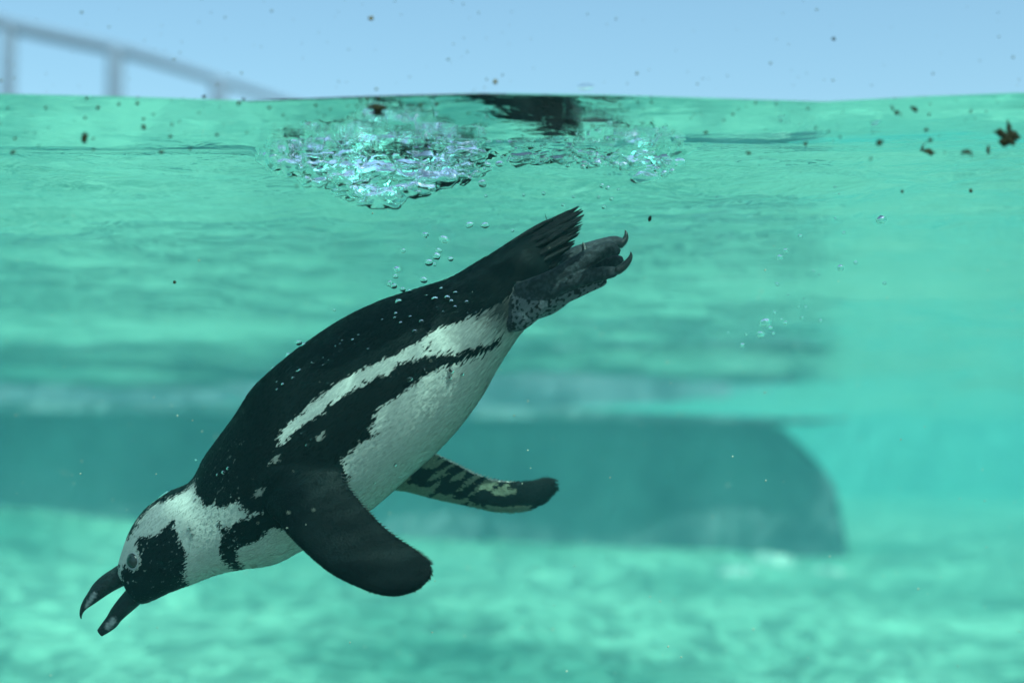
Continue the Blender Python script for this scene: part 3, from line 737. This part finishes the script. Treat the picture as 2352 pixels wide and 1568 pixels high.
# churned air pocket of the splash
def splash():
    sr = random.Random(8); V = []; Fc = []
    base = bmesh.new(); bmesh.ops.create_icosphere(base, subdivisions=2, radius=1)
    bv = [q.co.copy() for q in base.verts]; bf = [tuple(w.index for w in q.verts) for q in base.faces]; base.free()
    for i in range(330):
        x = sr.uniform(625, 1090) if sr.random() < .7 else sr.triangular(1380, 1600, 1480) if sr.random() < .6 else sr.uniform(1080, 1400)
        yb = np.interp(x, spl_x, spl_y); y = sr.uniform(352 + 26*noise.noise((x*.012, 3, 1)), max(yb-4, 362))
        r = sr.choice((.002, .003, .004, .006, .008, .012))*(1 if x < 1080 else .7); c = P(x, y, DS + sr.uniform(-.05, .03)); n = len(V)
        V += [c + Vector((p.x*r*1.7, p.y*r, p.z*r*.55)) for p in bv]; Fc += [tuple(k+n for k in q) for q in bf]
    t = bpy.data.objects.new('tmp2', mesh('tmp2', V, Fc)); COL.objects.link(t)
    md = t.modifiers.new('r', 'REMESH'); md.mode = 'VOXEL'; md.voxel_size = .0012
    md = t.modifiers.new('s', 'SMOOTH'); md.iterations = 3
    me = bpy.data.meshes.new_from_object(t.evaluated_get(bpy.context.evaluated_depsgraph_get())); bpy.data.objects.remove(t)
    me.name = 'splash'
    for q in me.vertices:
        p = q.co; q.co = p + Vector((noise.noise(p*95), noise.noise(p*95+Vector((9, 0, 0))), noise.noise(p*95+Vector((0, 9, 0)))))*.0034
    return me
M_churn = bpy.data.materials['air_in_water'].copy(); M_churn.name = 'churned_water'; M_churn.node_tree.nodes['Glass BSDF'].inputs['IOR'].default_value = .85
tag(obj('splash', splash(), M_churn), 'churned splash of air pockets hanging under the water surface', 'splash')

# ------------------------------------------------------------------ debris on the pane and in the water
dbr = random.Random(33)
def flake(x, y, w, h, Dd, label, seed, m=M_dirt, rough=.55, name='debris_flake', group='dark debris near the waterline'):
    bm = bmesh.new(); bmesh.ops.create_icosphere(bm, subdivisions=3, radius=1)
    for q in bm.verts:
        q.co *= max(.25, 1 + rough*1.6*noise.noise(q.co*1.8 + Vector((seed*7.3, 0, 0))) + rough*noise.noise(q.co*4 + Vector((0, seed*3.1, 0))))
        q.co = Vector((q.co.x*w/F*Dd, q.co.y*min(w, h)*.35/F*Dd, q.co.z*h/F*Dd))
    me = bpy.data.meshes.new(name); bm.to_mesh(me); bm.free()
    o = obj(name, me, m); o.location = P(x, y, Dd); o.rotation_euler = (0, dbr.uniform(-.5, .5), 0)
    return tag(o, label, 'debris', group)
GI = GLASS + .006
flake(866, 247, 16, 8, GI, 'dark brown leaf scrap just under the waterline above the splash', 1)
flake(867, 261, 14, 5, GI+.002, 'small dark reflection of the leaf scrap, modelled as a solid flake', 2)  # mirror image of the leaf scrap, added as a second flake
flake(2314, 318, 19, 13, GI, 'ragged brown clump of weed, largest floating clump', 3, rough=.9)
flake(2318, 294, 5, 11, GI, 'thin brown strand rising from the ragged weed clump', 4, rough=.9)
flake(2132, 348, 12, 5, GI+.05, 'dark insect-like scrap with a bent tail', 5, rough=.8)
flake(2118, 340, 2, 9, GI+.05, 'thin dark bent tail of weed beside the insect-like scrap', 6)
flake(2020, 328, 6, 7, GI, 'small black crumb under the waterline beside the insect-like scrap', 7)
flake(2137, 322, 5, 4, GI, 'tiny dark ring of dirt above the insect-like scrap', 8)
flake(2221, 350, 9, 5, GI, 'forked brown scrap between the insect-like scrap and weed clump', 9, rough=.9)
flake(1137, 188, 5, 5, GI, 'round tan speck on the pane just above the waterline', 10, plain('tan_speck', (.28, .17, .07), .8))
flake(852, 42, 5, 4, GI, 'tan speck high on the pane against the sky', 11, bpy.data.materials['tan_speck'])
flake(1915, 90, 4, 4, GI, 'dark speck high on the pane against the sky', 12)
flake(1493, 502, 3, 6, 1.55, 'brown sliver drifting above the penguin\'s feet', 13)
flake(2072, 440, 3, 3, GI+.1, 'dark grain below the insect-like scrap', 14)
flake(2230, 438, 4, 4, GI+.1, 'dark grain below the ragged weed clump', 15)
for i, (x, y, w, h, lb) in enumerate([(195, 316, 5, 10, 'thin curled brown thread under the waterline far from the splash'), (330, 292, 4, 5, 'dark crumb beside the thin curled thread'),
        (470, 222, 4, 3, 'dark crumb touching the waterline beside the railing\'s end'), (370, 350, 4, 3, 'flat dark scrap on the swell line beside the splash'), (30, 350, 5, 3, 'flat dark scrap where the swell line begins'),
        (1622, 305, 4, 3, 'dark grain above the swell line beyond the splash'), (1720, 352, 5, 3, 'flat dark scrap lying on the swell line beyond the splash'), (1850, 330, 3, 4, 'upright dark grain near the black crumb'),
        (2100, 250, 7, 4, 'soft brown smear under the waterline above the insect-like scrap'), (2060, 258, 4, 4, 'soft brown dot beside the brown smear'), (2270, 345, 3, 8, 'hair-thin dark strand beside the ragged weed clump')]):
    flake(x, y, w, h, GI + .01*(i % 4), lb, 20+i, rough=.85)
flake(401, 648, 3, 3, 1.55, 'black grain drifting in open water left of the bubbles', 16)
o = bubble(P(1346, 200, GI-.004), .0001, 'clear flat water droplet on the pane above the waterline', None)
o.scale = (19/F*GI, 3/F*GI, 7/F*GI); o.rotation_euler = (0, -.05, 0); o.name = 'water_droplet'; o['category'] = 'droplet'
# far too many specks to count
def specks(name, gen, n, m, label):
    V = []; Fc = []
    for i in range(n):
        p, r = gen(); k = len(V); s = [dbr.uniform(.5, 1.5) for _ in range(3)]
        V += [p+Vector((r*s[0], 0, 0)), p-Vector((r*s[0], 0, r*.3)), p+Vector((0, r*.4, 0)), p-Vector((0, r*.4, 0)), p+Vector((0, 0, r*s[1])), p-Vector((r*.2, 0, r*s[2]))]
        Fc += [(k, k+2, k+4), (k+2, k+1, k+4), (k+1, k+3, k+4), (k+3, k, k+4), (k+2, k, k+5), (k+1, k+2, k+5), (k+3, k+1, k+5), (k, k+3, k+5)]
    o = obj(name, mesh(name, V, Fc), m); struct(o, 'stuff', label); o['category'] = 'dirt'
def g_line():
    y = 225 + abs(dbr.gauss(0, 90)); return P(dbr.uniform(-50, 2400), y, GI), dbr.choice([1.4, 1.7, 2, 2.6, 3.4, 4.4])/F*GI
specks('dark_specks', g_line, 230, M_dirt, 'fine dark specks scattered below the waterline')
def g_sky(): return P(dbr.uniform(-50, 2400), dbr.uniform(-20, 210), GI), dbr.choice([1.2, 1.5, 1.8, 2.4, 3.2])/F*GI
specks('pane_specks', g_sky, 150, mottled('grey_speck', (.20, .21, .22), (.34, .30, .22), 300, .9, 0), 'fine grey specks on the pane against the sky')
def g_mote():
    Dm = dbr.uniform(1.28, 2.6); return P(dbr.uniform(-50, 2400), dbr.uniform(480, 1560), Dm), dbr.choice([.7, .9, 1.2, 1.6, 2.2])/F*Dm
specks('pale_motes', g_mote, 420, M_mote, 'fine pale motes suspended in the water')
